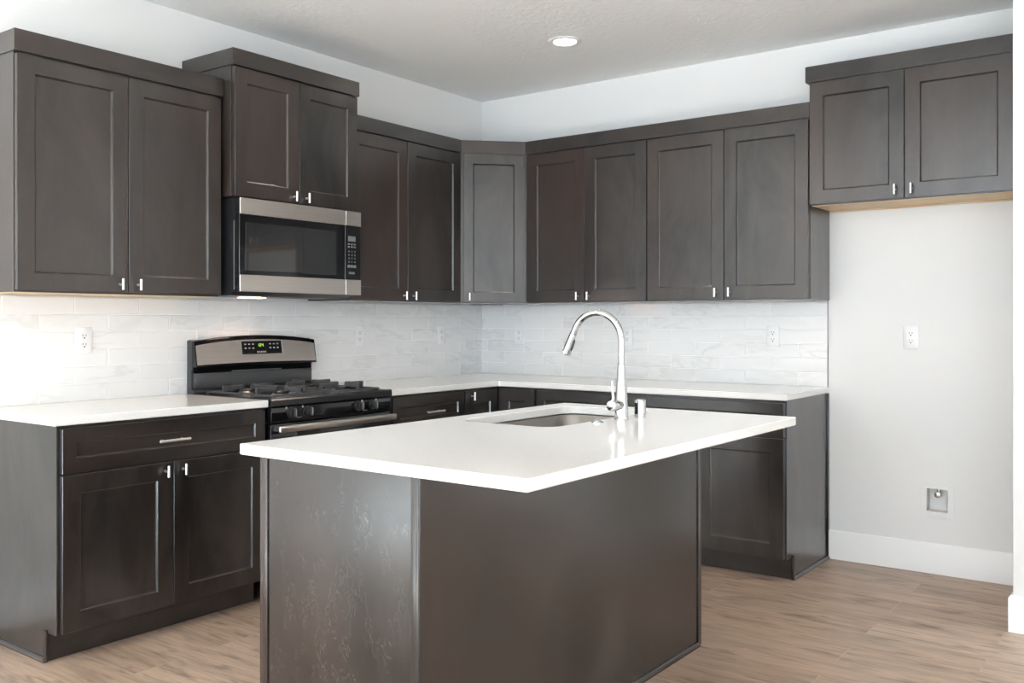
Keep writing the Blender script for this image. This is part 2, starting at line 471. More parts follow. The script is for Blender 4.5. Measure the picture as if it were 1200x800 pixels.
# ------------------------------------------------------------------ tiled backsplash
ZC, TH = 0.914, 0.031
def backsplash(name, label, s0, s1, joint, rotz, lo=0.9145, clip=None):
    """rows of 3 x 12 inch tiles along local x, faces towards local -y"""
    root = thing(name, label, 'backsplash', (0, 0, 0), rotz)
    PIT, ROW, G = 0.3090, 0.0767, 0.0026
    bm = B(); layer = []
    for r in range(6):
        z0 = ZC + 0.0008 + r * ROW; z1 = z0 + ROW - G
        off = joint if r % 2 == 1 else joint + PIT / 2
        k = math.floor((s0 - off) / PIT)
        while off + k * PIT < s1:
            a = max(s0, off + k * PIT + G / 2); b = min(s1, off + (k + 1) * PIT - G / 2); k += 1
            if b - a < 0.012: continue
            tl = random.uniform(-0.0005, 0.0005); tz = random.uniform(-0.0005, 0.0005)
            y = -0.0085; e = 0.0022
            q = lambda px, pz, yy: (px, yy + tl * (px - a) / (b - a) + tz * (pz - z0) / ROW, pz)
            lp = [[(a, -0.001, z0), (b, -0.001, z0), (b, -0.001, z1), (a, -0.001, z1)],
                  [q(a, z0, y + e * 0.8), q(b, z0, y + e * 0.8), q(b, z1, y + e * 0.8), q(a, z1, y + e * 0.8)],
                  [q(a + e, z0 + e, y), q(b - e, z0 + e, y), q(b - e, z1 - e, y), q(a + e, z1 - e, y)]]
            n0 = len(bm.faces); t = bmesh.new(); rings(t, lp, True, False, True)
            cnt = len(t.faces); join(bm, t); layer.append((cnt, random.random(), random.random(), random.random()))
    o = obj('tile_field', bm, TILE, root, smooth=False)
    ca = o.data.color_attributes.new('tile', 'FLOAT_COLOR', 'CORNER')
    i = 0
    for cnt, r1, r2, r3 in layer:
        for f in range(cnt):
            for li in o.data.polygons[i].loop_indices: ca.data[li].color = (r1, r2, r3, 1)
            i += 1
    obj('grout', box(B(), s0, s1, -0.0068, -0.0005, ZC + 0.0003, ZC + 6 * ROW), GROUT, root)
    return root
bl = backsplash('tile_backsplash', 'white marbled subway tile backsplash behind the range, on the left wall', -3.287, -0.0090, -3.1813, 0)
br_ = backsplash('tile_backsplash', 'white marbled subway tile backsplash behind the faucet, on the right wall', 0.0002, 2.3745, 1.1354, RW)
part(obj('edge_trim', box(B(), 2.3745, 2.378, -0.0100, -0.0005, ZC + 0.0005, 1.3785), TRIMMETAL, br_), 'thin grey metal edge strip')

# ------------------------------------------------------------------ cabinet parts
def door_mesh(x0, x1, z0, z1, y, t=0.0205, st=0.068, rec=0.009, bevel=0.007):
    """shaker slab: front at local y (facing -y), framed recessed panel"""
    def rc(d, yy): return [(x0 + d, yy, z0 + d), (x1 - d, yy, z0 + d), (x1 - d, yy, z1 - d), (x0 + d, yy, z1 - d)]
    bm = B()
    rings(bm, [rc(0, y + t), rc(0, y + 0.0012), rc(0.0012, y), rc(st, y), rc(st + bevel * 0.45, y + rec * 0.75), rc(st + bevel, y + rec)])
    return bm
def pull_v(bm, x, z0, z1, y):
    zc = (z0 + z1) / 2; r = 0.0056
    lathe(bm, [(r * 0.7, 0), (r, 0.0015), (r, z1 - z0 - 0.0015), (r * 0.7, z1 - z0)], (x, y - 0.026, z0), 14)
    tube(bm, [(x, y + 0.0005, zc), (x, y - 0.024, zc)], [0.0055, 0.0046], 10)
    return bm
def pull_h(bm, x0, x1, z, y):
    r = 0.006; L = x1 - x0
    lathe(bm, [(r * 0.7, 0), (r, 0.0015), (r, L - 0.0015), (r * 0.7, L)], (x0, y - 0.029, z), 14, (1, 0, 0))
    for x in (x0 + L * 0.18, x1 - L * 0.18): tube(bm, [(x, y + 0.0005, z), (x, y - 0.027, z)], [0.0048, 0.004], 10)
    return bm
def add_door(root, x0, x1, z0, z1, y, pull=None, name='door', st=0.068, horiz=False):
    d = obj(name, door_mesh(x0, x1, z0, z1, y, st=st), WOODH if horiz else WOOD, root, smooth=False)
    if pull:
        p = obj('pull_handle', pull(B()), NICKEL, d); part(p, 'brushed nickel bar pull')
    return d
def wall_cabinet(label, loc, rotz, w, h, d, doors, raw=False, up=0.0):
    root = thing('wall_cabinet', label, 'cabinet', loc, rotz, 'dark stained wall cabinets')
    obj('cabinet_box', box(B(), 0, w, -d, -0.0015, 0.0014, h + up, 0.001), WOOD, root)
    o = obj('bottom_panel', box(B(), 0.004, w - 0.004, -d + 0.003, -0.003, 0.0, 0.0013), RAW if raw else WOODH, root)
    if raw: part(o, 'unfinished pale wood underside')
    for x0, x1, z0, z1, pull in doors: add_door(root, x0, x1, z0, z1, -d - 0.0235, pull)
    return root
def pv(x, z0, z1, d): return lambda bm: pull_v(bm, x, z0, z1, -d - 0.0235)
D = 0.3015
def crown_board(path, z0, z1, t=0.02):
    return sweep(B(), path, [(-t, z0), (0.0, z0), (0.0, z1 - 0.0015), (-0.0015, z1), (-t, z1)])

# ------------------------------------------------------------------ wall cabinets, left wall
ZU = 1.3790
wa = wall_cabinet('dark wall cabinet with two tall doors at the far left, above the left counter', (-3.272, 0, ZU), 0, 0.930, 0.927, D,
    [(0.003, 0.464, 0.009, 0.921, pv(0.426, 0.019, 0.067, D)), (0.468, 0.928, 0.009, 0.921, pv(0.508, 0.019, 0.067, D))], True, 0.084)
cr = obj('crown_moulding', crown_board([(-0.0075, -0.0025), (-0.0075, -0.3255), (0.9405, -0.3255)][::1], 0.932, 1.0155), WOODH, wa)
wb = wall_cabinet('short dark wall cabinet raised above the microwave, with two small doors', (-2.3265, 0, 1.8450), 0, 0.781, 0.606, 0.3745,
    [(0.004, 0.3845, 0.003, 0.600, pv(0.349, 0.008, 0.058, 0.3745)), (0.3885, 0.777, 0.003, 0.600, pv(0.428, 0.008, 0.058, 0.3745))], False, 0.076)
obj('crown_moulding', crown_board([(-0.0075, -0.0025), (-0.0075, -0.4005), (0.7885, -0.4005), (0.7885, -0.0025)], 0.609, 0.685), WOODH, wb)
wc = wall_cabinet('dark two door wall cabinet between the microwave and the angled corner cabinet', (-1.5445, 0, ZU), 0, 0.9350, 0.920, D,
    [(0.012, 0.4575, 0.006, 0.914, pv(0.4255, 0.010, 0.058, D)), (0.4615, 0.931, 0.006, 0.914, pv(0.5045, 0.010, 0.058, D))], False, 0.077)
# angled corner cabinet
wd = thing('wall_cabinet', 'narrow angled single door wall cabinet in the room corner', 'cabinet', (0, 0, ZU), 0, 'dark stained wall cabinets')
pent = [(-0.0015, -0.0015), (-0.6085, -0.0015), (-0.6085, -D), (-D, -0.6085), (-0.0015, -0.6085)]
obj('cabinet_box', prism(B(), pent, 'z', 0.004, 0.997), WOOD, wd, smooth=False)
obj('bottom_panel', prism(B(), [(x * 0.985 - 0.004, y * 0.985 - 0.004) for x, y in pent], 'z', 0, 0.0035), WOODH, wd, smooth=False)
dd = obj('door', door_mesh(-0.186, 0.186, 0.006, 0.914, 0.0, st=0.058), WOOD, wd, (-0.455 - 0.0165, -0.455 - 0.0165, 0), -PI / 4, smooth=False)
part(obj('pull_handle', pull_v(B(), -0.152, 0.015, 0.063, 0.0), NICKEL, dd), 'brushed nickel bar pull')
# wall cabinets, right wall
we = wall_cabinet('dark two door wall cabinet right of the corner cabinet, above the faucet', (0, -0.6095, ZU), RW, 0.8435, 0.920, D,
    [(0.010, 0.4255, 0.006, 0.914, pv(0.3845, 0.014, 0.062, D)), (0.4295, 0.8405, 0.006, 0.914, pv(0.460, 0.014, 0.062, D))], False, 0.077)
wf = wall_cabinet('wide dark two door wall cabinet next to the fridge space, ends above the tile edge', (0, -1.4540, ZU), RW, 0.9300, 0.920, D,
    [(0.003, 0.4660, 0.006, 0.914, pv(0.424, 0.018, 0.067, D)), (0.470, 0.926, 0.006, 0.914, pv(0.503, 0.019, 0.069, D))], False, 0.077)
wg = wall_cabinet('short dark wall cabinet mounted high over the empty fridge space', (0, -2.3885, 1.8520), RW, 0.9790, 0.624, D,
    [(-0.001, 0.4555, 0.006, 0.618, pv(0.4165, 0.023, 0.073, D)), (0.4595, 0.930, 0.006, 0.618, pv(0.4915, 0.022, 0.073, D))], True, 0.080)
obj('crown_moulding', crown_board([(-0.0230, -0.0025), (-0.0230, -0.3255), (0.9790, -0.3255)], 0.627, 0.707), WOODH, wg)
bm = B()
box(bm, 0.004, 0.974, -0.3010, -0.283, -0.0016, -0.0002, 0.001)
box(bm, 0.004, 0.974, -0.020, -0.003, -0.0070, -0.0002, 0.001)
part(obj('bottom_rail', bm, RAW, wg), 'unfinished pale wood rails')
part(obj('sticker', box(B(), 0.075, 0.115, -0.085, -0.06, -0.0012, -0.0002), STICKER, wg), 'small yellow sticker')
# long crown over the corner run
cm = obj('crown_moulding', crown_board([(-1.5365, -0.3255), (-0.6045, -0.3255), (-0.3255, -0.6045), (-0.3255, -2.3870)], 2.3020, 2.3800), WOODH)
tag(cm, 'flat dark crown board running over the corner run of wall cabinets', 'moulding')
# small cables stapled under the corner cabinet
bm = B()
pts = [(-0.50 + 0.018 * i, -0.30 - 0.0125 * i, ZU - 0.0045 - 0.0035 * abs(math.sin(i * 1.1))) for i in range(11)]
tube(bm, pts, 0.003, 8)
tag(obj('cable', bm, WIRE), 'short thin wire loop under the angled corner wall cabinet', 'cable')

# ------------------------------------------------------------------ base cabinets
def base_cabinet(label, loc, rotz, w, d=0.6085, end=None, name='base_cabinet'):
    root = thing(name, label, 'cabinet', loc, rotz, 'dark stained base cabinets')
    prof = [(-0.002, 0.0), (-0.532, 0.0), (-0.532, 0.108), (-d, 0.108), (-d, 0.8815), (-0.002, 0.8815)]
    obj('cabinet_box', prism(B(), prof, 'x', 0, w), WOOD, root, smooth=False)
    return root
FD = 0.6320                                           # front plane of base doors
def ph(x0, x1, z): return lambda bm: pull_h(bm, x0, x1, z, -FD)
def pvb(x, z0, z1): return lambda bm: pull_v(bm, x, z0, z1, -FD)
DZ = (0.115, 0.6955); WZ = (0.704, 0.8685)
def shoe(bm, path, r=0.017):
    prof = [(0, 0), (r, 0)] + [(r * math.cos(a), r * math.sin(a)) for a in (0.4, 0.8, 1.2)] + [(0, r)]
    return sweep(bm, path, prof)
ba = base_cabinet('dark base cabinet at the far left with one wide drawer over two doors', (-3.2620, 0, 0), 0, 0.9300)
add_door(ba, 0.010, 0.926, *WZ, -FD, ph(0.388, 0.528, 0.7865), 'drawer', 0.052, True)
add_door(ba, 0.010, 0.466, *DZ, -FD, pvb(0.430, 0.639, 0.686))
add_door(ba, 0.470, 0.926, *DZ, -FD, pvb(0.510, 0.639, 0.686))
obj('toe_kick', box(B(), 0.002, 0.938, -0.5375, -0.5325, 0.0005, 0.1075, 0.0008), WOODH, ba)
obj('shoe_moulding', sweep(B(), [(0, -0.016), (0, -0.545)], [(0, 0), (0.016, 0), (0.0152, 0.006), (0.0118, 0.0125), (0.006, 0.016), (0, 0.0172)]), WOODT, ba)
bm = B(); lathe(bm, [(0.0085, 0.0005), (0.0085, 0.117), (0.007, 0.119)], (-0.0065, -0.5405, 0), 16)
obj('corner_moulding', bm, WOODT, ba)
# right of the range
bb = base_cabinet('dark drawer base cabinet just right of the range, under the far counter', (-1.5500, 0, 0), 0, 0.6060)
add_door(bb, 0.030, 0.602, *WZ, -FD, ph(0.262, 0.402, 0.779), 'drawer', 0.052, True)
add_door(bb, 0.030, 0.315, *DZ, -FD, pvb(0.279, 0.639, 0.686)); add_door(bb, 0.319, 0.602, *DZ, -FD, pvb(0.355, 0.639, 0.686))
obj('toe_kick', box(B(), 0.002, 0.604, -0.5375, -0.5325, 0.0005, 0.1075, 0.0008), WOODH, bb)
# corner base cabinet with folding doors
bc = thing('base_cabinet', 'dark corner base cabinet with folding doors in the inside corner', 'cabinet', (0, 0, 0), 0, 'dark stained base cabinets')
d = 0.6085; e = 0.8935; f = 0.9425
low = [(-0.002, -0.002), (-f, -0.002), (-f, -0.532), (-0.532, -0.532), (-0.532, -e), (-0.002, -e)]
upp = [(-0.002, -0.002), (-f, -0.002), (-f, -d), (-d, -d), (-d, -e), (-0.002, -e)]
bm = B(); prism(bm, low, 'z', 0.0, 0.1081); prism(bm, upp, 'z', 0.108, 0.8815)
obj('cabinet_box', bm, WOOD, bc, smooth=False)
add_door(bc, -0.938, -0.640, 0.115, 0.8685, -FD, pvb(-0.885, 0.816, 0.864))
dr = obj('door', door_mesh(0.634, 0.889, 0.115, 0.8685, -FD), WOOD, bc, (0, 0, 0), RW, smooth=False)
# right wall run
bd = base_cabinet('narrow dark drawer base cabinet on the right wall, partly hidden behind the island', (0, -0.8945, 0), RW, 0.5545)
add_door(bd, 0.012, 0.552, *WZ, -FD, ph(0.21, 0.35, 0.779), 'drawer', 0.052, True)
add_door(bd, 0.012, 0.280, *DZ, -FD, pvb(0.244, 0.639, 0.686)); add_door(bd, 0.284, 0.552, *DZ, -FD, pvb(0.32, 0.639, 0.686))
obj('toe_kick', box(B(), 0.002, 0.553, -0.5375, -0.5325, 0.0005, 0.1075, 0.0008), WOODH, bd)
be = base_cabinet('dark base cabinet ending beside the empty fridge space, with exposed side panel', (0, -1.4500, 0), RW, 0.9250)
add_door(be, 0.004, 0.9165, *WZ, -FD, None, 'drawer', 0.052, True)
add_door(be, 0.004, 0.458, *DZ, -FD, None)
add_door(be, 0.462, 0.9165, *DZ, -FD, None)
obj('toe_kick', box(B(), 0.002, 0.925, -0.5375, -0.5325, 0.0005, 0.1075, 0.0008), WOODH, be)
obj('shoe_moulding', sweep(B(), [(0.925, -0.545), (0.925, -0.001)], [(0, 0), (0.016, 0), (0.0152, 0.006), (0.0118, 0.0125), (0.006, 0.016), (0, 0.0172)]), WOODT, be)
bm = B(); lathe(bm, [(0.0085, 0.0005), (0.0085, 0.117), (0.007, 0.119)], (0.9315, -0.5405, 0), 16)
obj('corner_moulding', bm, WOODT, be)
obj('scribe_moulding', box(B(), 0.925, 0.9345, -0.022, -0.0150 + 0.013, 0.0175, 0.881, 0.002), WOODT, be)

# ------------------------------------------------------------------ countertops
c1 = obj('countertop', slab(B(), round_poly([(-3.287, -0.6400), (-2.3235, -0.6400), (-2.3235, -0.001), (-3.287, -0.001)], [0.008, 0.004, 0, 0]), ZC - TH, ZC), QUARTZ, smooth=False)
tag(c1, 'short white quartz countertop left of the range', 'countertop')
c2 = obj('countertop', slab(B(), round_poly([(-1.5510, -0.6400), (-0.6400, -0.6400), (-0.6400, -2.3830), (-0.001, -2.3830), (-0.001, -0.001), (-1.5510, -0.001)],
    [0.004, 0.012, 0.008, 0, 0, 0]), ZC - TH, ZC), QUARTZ, smooth=False)
tag(c2, 'L-shaped white quartz countertop wrapping the far corner', 'countertop')

# ------------------------------------------------------------------ island
IX0, IX1, IY0, IY1 = -3.2730, -1.6500, -2.4110, -1.8060
isl = thing('kitchen_island', 'dark stained kitchen island base under the big white top', 'kitchen island', (IX0, IY0, 0))
IW, ID = IX1 - IX0, IY1 - IY0
bm = B()
prism(bm, [(0, 0), (ID - 0.075, 0), (ID - 0.075, 0.105), (ID, 0.105), (ID, 0.8825), (ID - 0.02, 0.8825), (ID - 0.02, 0.125), (0.006, 0.125), (0.006, 0.8825), (0, 0.8825)], 'x', 0.006, IW)
obj('back_panel', bm, WOODS, isl, smooth=False)
obj('end_panel', box(B(), 0.0, 0.0055, 0.0, ID, 0.0, 0.8825), WOODP, isl)
obj('far_end_panel', box(B(), IW - 0.019, IW - 0.0002, 0.0065, ID - 0.0205, 0.1255, 0.8825), WOODP, isl)
def corner_trim(x, y, sx, sy, z0=0.0, w=0.021, t=0.0052, gap=0.0042):
    """outside-corner strips of both faces with a fine dark groove between; sx, sy point away from the body"""
    bm = B()
    def q(a, b): return (min(a, b), max(a, b))
    box(bm, *q(x + sx * 0.0001, x + sx * t), *q(y + sy * t, y - sy * w), z0, 0.8822, 0.0022, 2)
    box(bm, *q(x + sx * 0.0, x - sx * w), *q(y + sy * 0.0001, y + sy * t), z0, 0.8822, 0.0016, 1)
    return bm
obj('corner_moulding', corner_trim(0, 0, -1, -1), WOODT, isl)
obj('corner_moulding', corner_trim(IW, 0, 1, -1), WOODT, isl)
obj('corner_moulding', corner_trim(0, ID, -1, 1), WOODT, isl)
sp = [(0, 0.0005), (0.014, 0.0005), (0.0133, 0.007), (0.010, 0.013), (0.005, 0.0165), (0, 0.0172)]
obj('shoe_moulding', sweep(B(), [(0.022, 0), (IW - 0.021, 0)], sp), WOODT, isl)
obj('shoe_moulding', sweep(B(), [(0, ID - 0.022), (0, 0.022)], sp), WOODT, isl)
for k in range(3):                                     # doors on the working side
    w = IW / 3
    dk = obj('door', door_mesh(-0.004 - w * (k + 1) + 0.008, -0.004 - w * k, 0.115, 0.868, -0.0225), WOOD, isl, (0, ID, 0), PI, smooth=False)
SX0, SX1, SY0, SY1 = -2.470, -1.757, -2.266, -1.866
hole = round_poly([(SX0, SY0), (SX1, SY0), (SX1, SY1), (SX0, SY1)], 0.066, 8)
it = obj('countertop', slab(B(), round_poly([(-3.3330, -2.7950), (-1.6420, -2.7950), (-1.6420, -1.7700), (-3.3330, -1.7700)], 0.008), ZC - TH, ZC, 0.003, hole), QUARTZ, smooth=False)
tag(it, 'large white quartz island countertop with an overhang and sink cutout', 'countertop')
# sink
sk = thing('undermount_sink', 'stainless steel undermount sink in the island countertop', 'sink', ((SX0 + SX1) / 2, (SY0 + SY1) / 2, 0.66))
sw, sh_ = (SX1 - SX0) / 2, (SY1 - SY0) / 2
def rr(dx, r, z): return [(x, y, z) for x, y in round_poly([(-sw - dx, -sh_ - dx), (sw + dx, -sh_ - dx), (sw + dx, sh_ + dx), (-sw - dx, sh_ + dx)], r, 8)]
bm = B()
zt = 0.2222
rings(bm, [rr(0.006, 0.068, zt), rr(0.003, 0.065, zt - 0.003), rr(0.0, 0.062, 0.05), rr(-0.006, 0.058, 0.028), rr(-0.03, 0.04, 0.012), rr(-0.12, 0.02, 0.008), rr(-0.17, 0.015, 0.006)], True, False, True)
me_o = obj('basin', bm, SINKSTEEL, sk, angle=60)
md = me_o.modifiers.new('thickness', 'SOLIDIFY'); md.thickness = 0.0012; md.offset = 1
part(obj('drain', lathe(B(), [(0.045, 0.0085), (0.045, 0.0105), (0.038, 0.012), (0.03, 0.009), (0.008, 0.009), (0.006, 0.014), (0.001, 0.0145)], (0.05, 0.0, 0), 28), CHROME, sk), 'round chrome drain')

# ------------------------------------------------------------------ faucet, cap, button
fa = thing('kitchen_faucet', 'chrome pull-down gooseneck faucet standing by the island sink', 'faucet', (-2.1120, -2.3270, ZC))
bm = B(); lathe(bm, [(0.0255, 0.0), (0.0265, 0.001), (0.0265, 0.005), (0.0250, 0.007), (0.0240, 0.03), (0.0205, 0.09), (0.0160, 0.16), (0.0138, 0.198)], (0, 0, 0.0002), 40)
obj('faucet_body', bm, CHROME, fa)
R = 0.1035
path = [(0, 0, 0.1985), (0, 0, 0.24)]
T = math.radians(156)
path += [(0, R - R * math.cos(T * i / 28), 0.280 + R * math.sin(T * i / 28)) for i in range(29)]
dv = Vector((0, R * math.sin(T), R * math.cos(T))).normalized()
pe = Vector(path[-1]) + dv * 0.016; path.append(tuple(pe))
obj('spout', tube(B(), path, 0.0119, 24), CHROME, fa)
bm = B()
hp = [pe + dv * s for s in (0.0008, 0.003, 0.02, 0.05, 0.078, 0.084, 0.0845)]
tube(bm, hp, [0.0124, 0.0129, 0.0138, 0.0155, 0.0168, 0.0160, 0.0130], 28)
spr = obj('spray_head', bm, CHROME, fa)
nb = dv.cross(Vector((1, 0, 0))).normalized()
if nb.y > 0: nb = -nb
bm = B()
tube(bm, [pe + dv * 0.018 + nb * 0.0125, pe + dv * 0.026 + nb * 0.0145, pe + dv * 0.058 + nb * 0.0158, pe + dv * 0.066 + nb * 0.0145], [0.002, 0.0048, 0.0048, 0.002], 12)
part(obj('spray_button', bm, BLACKSATIN, spr), 'dark toggle strip')
part(obj('spray_nozzle', lathe(B(), [(0.0128, 0), (0.0128, 0.001)], tuple(pe + dv * 0.0847), 24, tuple(dv)), BLACKSATIN, spr), 'dark nozzle face')
bm = B()
lathe(bm, [(0.0185, 0.010), (0.0188, 0.03), (0.0188, 0.072), (0.0175, 0.0748), (0.010, 0.0766)], (0, 0, 0.0540), 30, (-1, 0, 0.02))
part(obj('joint_ring', lathe(B(), [(0.0128, 0.0), (0.0128, 0.0014)], (0, 0, 0.1978), 32), DARK, fa), 'dark seam where the spout swivels')
part(obj('joint_ring', lathe(B(), [(0.0126, 0.0), (0.0126, 0.0012)], tuple(pe - dv * 0.0006), 28, tuple(dv)), DARK, fa), 'dark seam above the spray head')
hd = obj('handle', bm, CHROME, fa)
bm = B(); tube(bm, [(-0.056, 0.001, 0.0690), (-0.0555, 0.002, 0.087), (-0.053, 0.006, 0.118), (-0.0515, 0.008, 0.139), (-0.0514, 0.0082, 0.1405)], [0.0058, 0.0056, 0.0050, 0.0050, 0.0035], 16)
obj('lever', bm, CHROME, hd)
ag = thing('air_gap', 'short chrome air gap cap right of the faucet', 'air gap', (-2.0165, -2.3500, ZC))
obj('cap', lathe(B(), [(0.0205, 0.0), (0.0205, 0.0635), (0.0195, 0.0665), (0.0165, 0.0680)], (0, 0, 0.0002), 36), CHROME, ag)
bm = B()
ang0 = math.radians(152)
outer = [(0.0209 * math.cos(ang0 + q), 0.0209 * math.sin(ang0 + q)) for q in [(-0.55 + 1.1 * i / 10) for i in range(11)]]
inner = [(0.0190 * math.cos(ang0 + q), 0.0190 * math.sin(ang0 + q)) for q in [(0.55 - 1.1 * i / 10) for i in range(11)]]
prism(bm, outer + inner, 'z', 0.0150, 0.0560)
part(obj('vent_slot', bm, BLACKGLOSS, ag, smooth=False), 'dark vent opening')
bt = thing('air_switch', 'flat round chrome button set in the countertop beside the sink', 'button', (-2.2440, -2.3080, ZC))
obj('flange', lathe(B(), [(0.0225, 0.0002), (0.0225, 0.002), (0.0205, 0.0045), (0.0155, 0.0050), (0.0150, 0.0030)], (0, 0, 0), 32), CHROME, bt)
obj('button', lathe(B(), [(0.0135, 0.0052), (0.0135, 0.0066), (0.0115, 0.0080), (0.004, 0.0084)], (0, 0, 0), 32), CHROME, bt)
part(obj('gap_ring', lathe(B(), [(0.0148, 0.0050), (0.0148, 0.0053), (0.0140, 0.0053)], (0, 0, 0), 32), DARK, bt), 'black ring gap')

# ------------------------------------------------------------------ range
RX, RWD = -2.3180, 0.7620
rg = thing('gas_range', 'black and stainless gas range between the two wall counters', 'range', (RX, 0, 0))
bm = B(); box(bm, 0.003, RWD - 0.003, -0.6000, -0.0110, 0.10, 0.880, 0.002)
obj('range_body', bm, BLACKSATIN, rg)
for x in (0.05, RWD - 0.05):
    for y in (-0.56, -0.08):
        obj('foot', lathe(B(), [(0.018, 0.0005), (0.018, 0.02), (0.012, 0.03), (0.012, 0.0995)], (x, y, 0), 16), BLACKSATIN, rg)
bm = B()
prof = [(-0.075, 0.8805), (-0.648, 0.8805), (-0.6555, 0.8870), (-0.6555, 0.9110), (-0.6490, 0.9185), (-0.640, 0.9195), (-0.628, 0.9125), (-0.095, 0.9125), (-0.075, 0.9185)]
prism(bm, prof, 'x', 0.0, RWD)
box(bm, 0.0, 0.020, -0.640, -0.078, 0.905, 0.9185, 0.002); box(bm, RWD - 0.020, RWD, -0.640, -0.078, 0.905, 0.9185, 0.002)
obj('cooktop', bm, BLACKENAMEL, rg, angle=40)
burn = [(0.190, -0.487), (0.190, -0.239), (0.572, -0.487), (0.572, -0.239), (0.381, -0.36)]
for x, y in burn:
    bb_ = B(); lathe(bb_, [(0.05, 0.9128), (0.048, 0.920), (0.040, 0.926), (0.038, 0.927)], (x, y, 0), 28)
    q = obj('burner', bb_, plain('burner_aluminium', (0.35, 0.35, 0.36), 0.4, 1.0) if 'burner_aluminium' not in bpy.data.materials else bpy.data.materials['burner_aluminium'], rg)
    obj('burner_cap', lathe(B(), [(0.034, 0.9272), (0.036, 0.929), (0.036, 0.934), (0.032, 0.9365), (0.01, 0.937)], (x, y, 0), 28), BLACKSATIN, q)
def grate(x0, x1, y0, y1, centres):
    """cast grate: low perimeter frame on feet, with raised arms reaching in over each burner"""
    bm = B()
    def bar(p, q, w, za, zb, taper=0.8):
        p = Vector((*p, 0)); q = Vector((*q, 0)); d = (q - p).normalized(); s = Vector((-d.y, d.x, 0)) * w; s2 = s * taper; e = d * 0.002
        lo = [(p - s), (q - s), (q + s), (p + s)]; hi = [(p - s2 + e), (q - s2 - e), (q + s2 - e), (p + s2 + e)]
        t = bmesh.new(); rings(t, [[(v.x, v.y, za) for v in lo], [(v.x, v.y, zb - 0.004) for v in lo], [(v.x, v.y, zb) for v in hi]]); join(bm, t)
    ym = (y0 + y1) / 2
    for p, q in (((x0, y0), (x1, y0)), ((x0, y1), (x1, y1)), ((x0, y0), (x0, y1)), ((x1, y0), (x1, y1)), ((x0, ym), (x1, ym))):
        bar(p, q, 0.0055, 0.9210, 0.9310)
    for x in (x0, x1):
        for y in (y0, ym, y1): lathe(bm, [(0.0085, 0.9130), (0.0075, 0.9230)], (x, y, 0), 10)
    for cx, cy in centres:
        ya, yb = (y0, ym) if cy < ym else (ym, y1)
        for ox, oy, dx, dy in ((x0, cy, 1, 0), (x1, cy, -1, 0), (cx, ya, 0, 1), (cx, yb, 0, -1)):
            L = (abs(cx - ox) + abs(cy - oy)) - 0.030
            bar((ox - dx * 0.005, oy - dy * 0.005), (ox + dx * 0.012, oy + dy * 0.012), 0.0075, 0.9210, 0.9470, 0.95)   # upright
            bar((ox - dx * 0.005, oy - dy * 0.005), (ox + dx * L, oy + dy * L), 0.0070, 0.9430, 0.9590, 0.85)             # raised arm
            bar((ox + dx * (L - 0.026), oy + dy * (L - 0.026)), (ox + dx * L, oy + dy * L), 0.0085, 0.9390, 0.9610, 0.9)   # blunt tip
    return bm
obj('grate', grate(0.050, 0.330, -0.610, -0.115, burn[0:2]), IRON, rg, smooth=False)
obj('grate', grate(0.432, 0.712, -0.610, -0.115, burn[2:4]), IRON, rg, smooth=False)
# front
cp = obj('control_panel', box(B(), 0.002, RWD - 0.002, -0.6500, -0.6005, 0.8085, 0.8780, 0.004, 2), BLACKGLOSS, rg)
for x, s in ((0.112, -1), (0.208, -1), (0.531, 1), (0.627, 1)):
    bk = B(); lathe(bk, [(0.0255, 0.0), (0.0255, 0.004), (0.0215, 0.0065), (0.0200, 0.024), (0.0180, 0.026)], (x, -0.6502, 0.8515), 26, (0, -1, 0))
    kn = obj('knob', bk, BLACKSATIN, rg)
    obj('grip', box(B(), x - 0.0050, x + 0.0050, -0.6880, -0.6765, 0.8325, 0.8705, 0.002, 2), GREYBODY, kn)
    part(obj('indicator_line', box(B(), x - 0.0013, x + 0.0013, -0.6888, -0.6881, 0.8345, 0.8685), MARK, kn), 'pale pointer line')
    part(obj('dial_mark', lathe(B(), [(0.0055, 0), (0.0055, 0.0006)], (x + s * 0.026, -0.6501, 0.8730), 14, (0, -1, 0)), MARK, cp), 'pale burner dot')
for x in (0.160, 0.579):
    part(obj('dial_text', box(B(), x - 0.014, x + 0.014, -0.6506, -0.6501, 0.8245, 0.8265), MARK, cp), 'small pale print')
od = obj('oven_door', box(B(), 0.002, RWD - 0.002, -0.6450, -0.6005, 0.2300, 0.8040, 0.004, 2), BLACKGLOSS, rg)
obj('door_window', box(B(), 0.12, RWD - 0.12, -0.6458, -0.6451, 0.34, 0.66, 0.0003), GLASSWIN, od)
bm = B(); box(bm, 0.010, RWD - 0.010, -0.7020, -0.6860, 0.7690, 0.7985, 0.006, 3)
hnd = obj('door_handle', bm, STEEL, od); part(hnd, 'stainless steel bar handle')
for x in (0.028, RWD - 0.028):
    obj('handle_bracket', box(B(), x - 0.011, x + 0.011, -0.6862, -0.6452, 0.7730, 0.7950, 0.003), GREYBODY, od)
obj('storage_drawer', box(B(), 0.002, RWD - 0.002, -0.6420, -0.6005, 0.1000, 0.2250, 0.004, 2), BLACKGLOSS, rg)
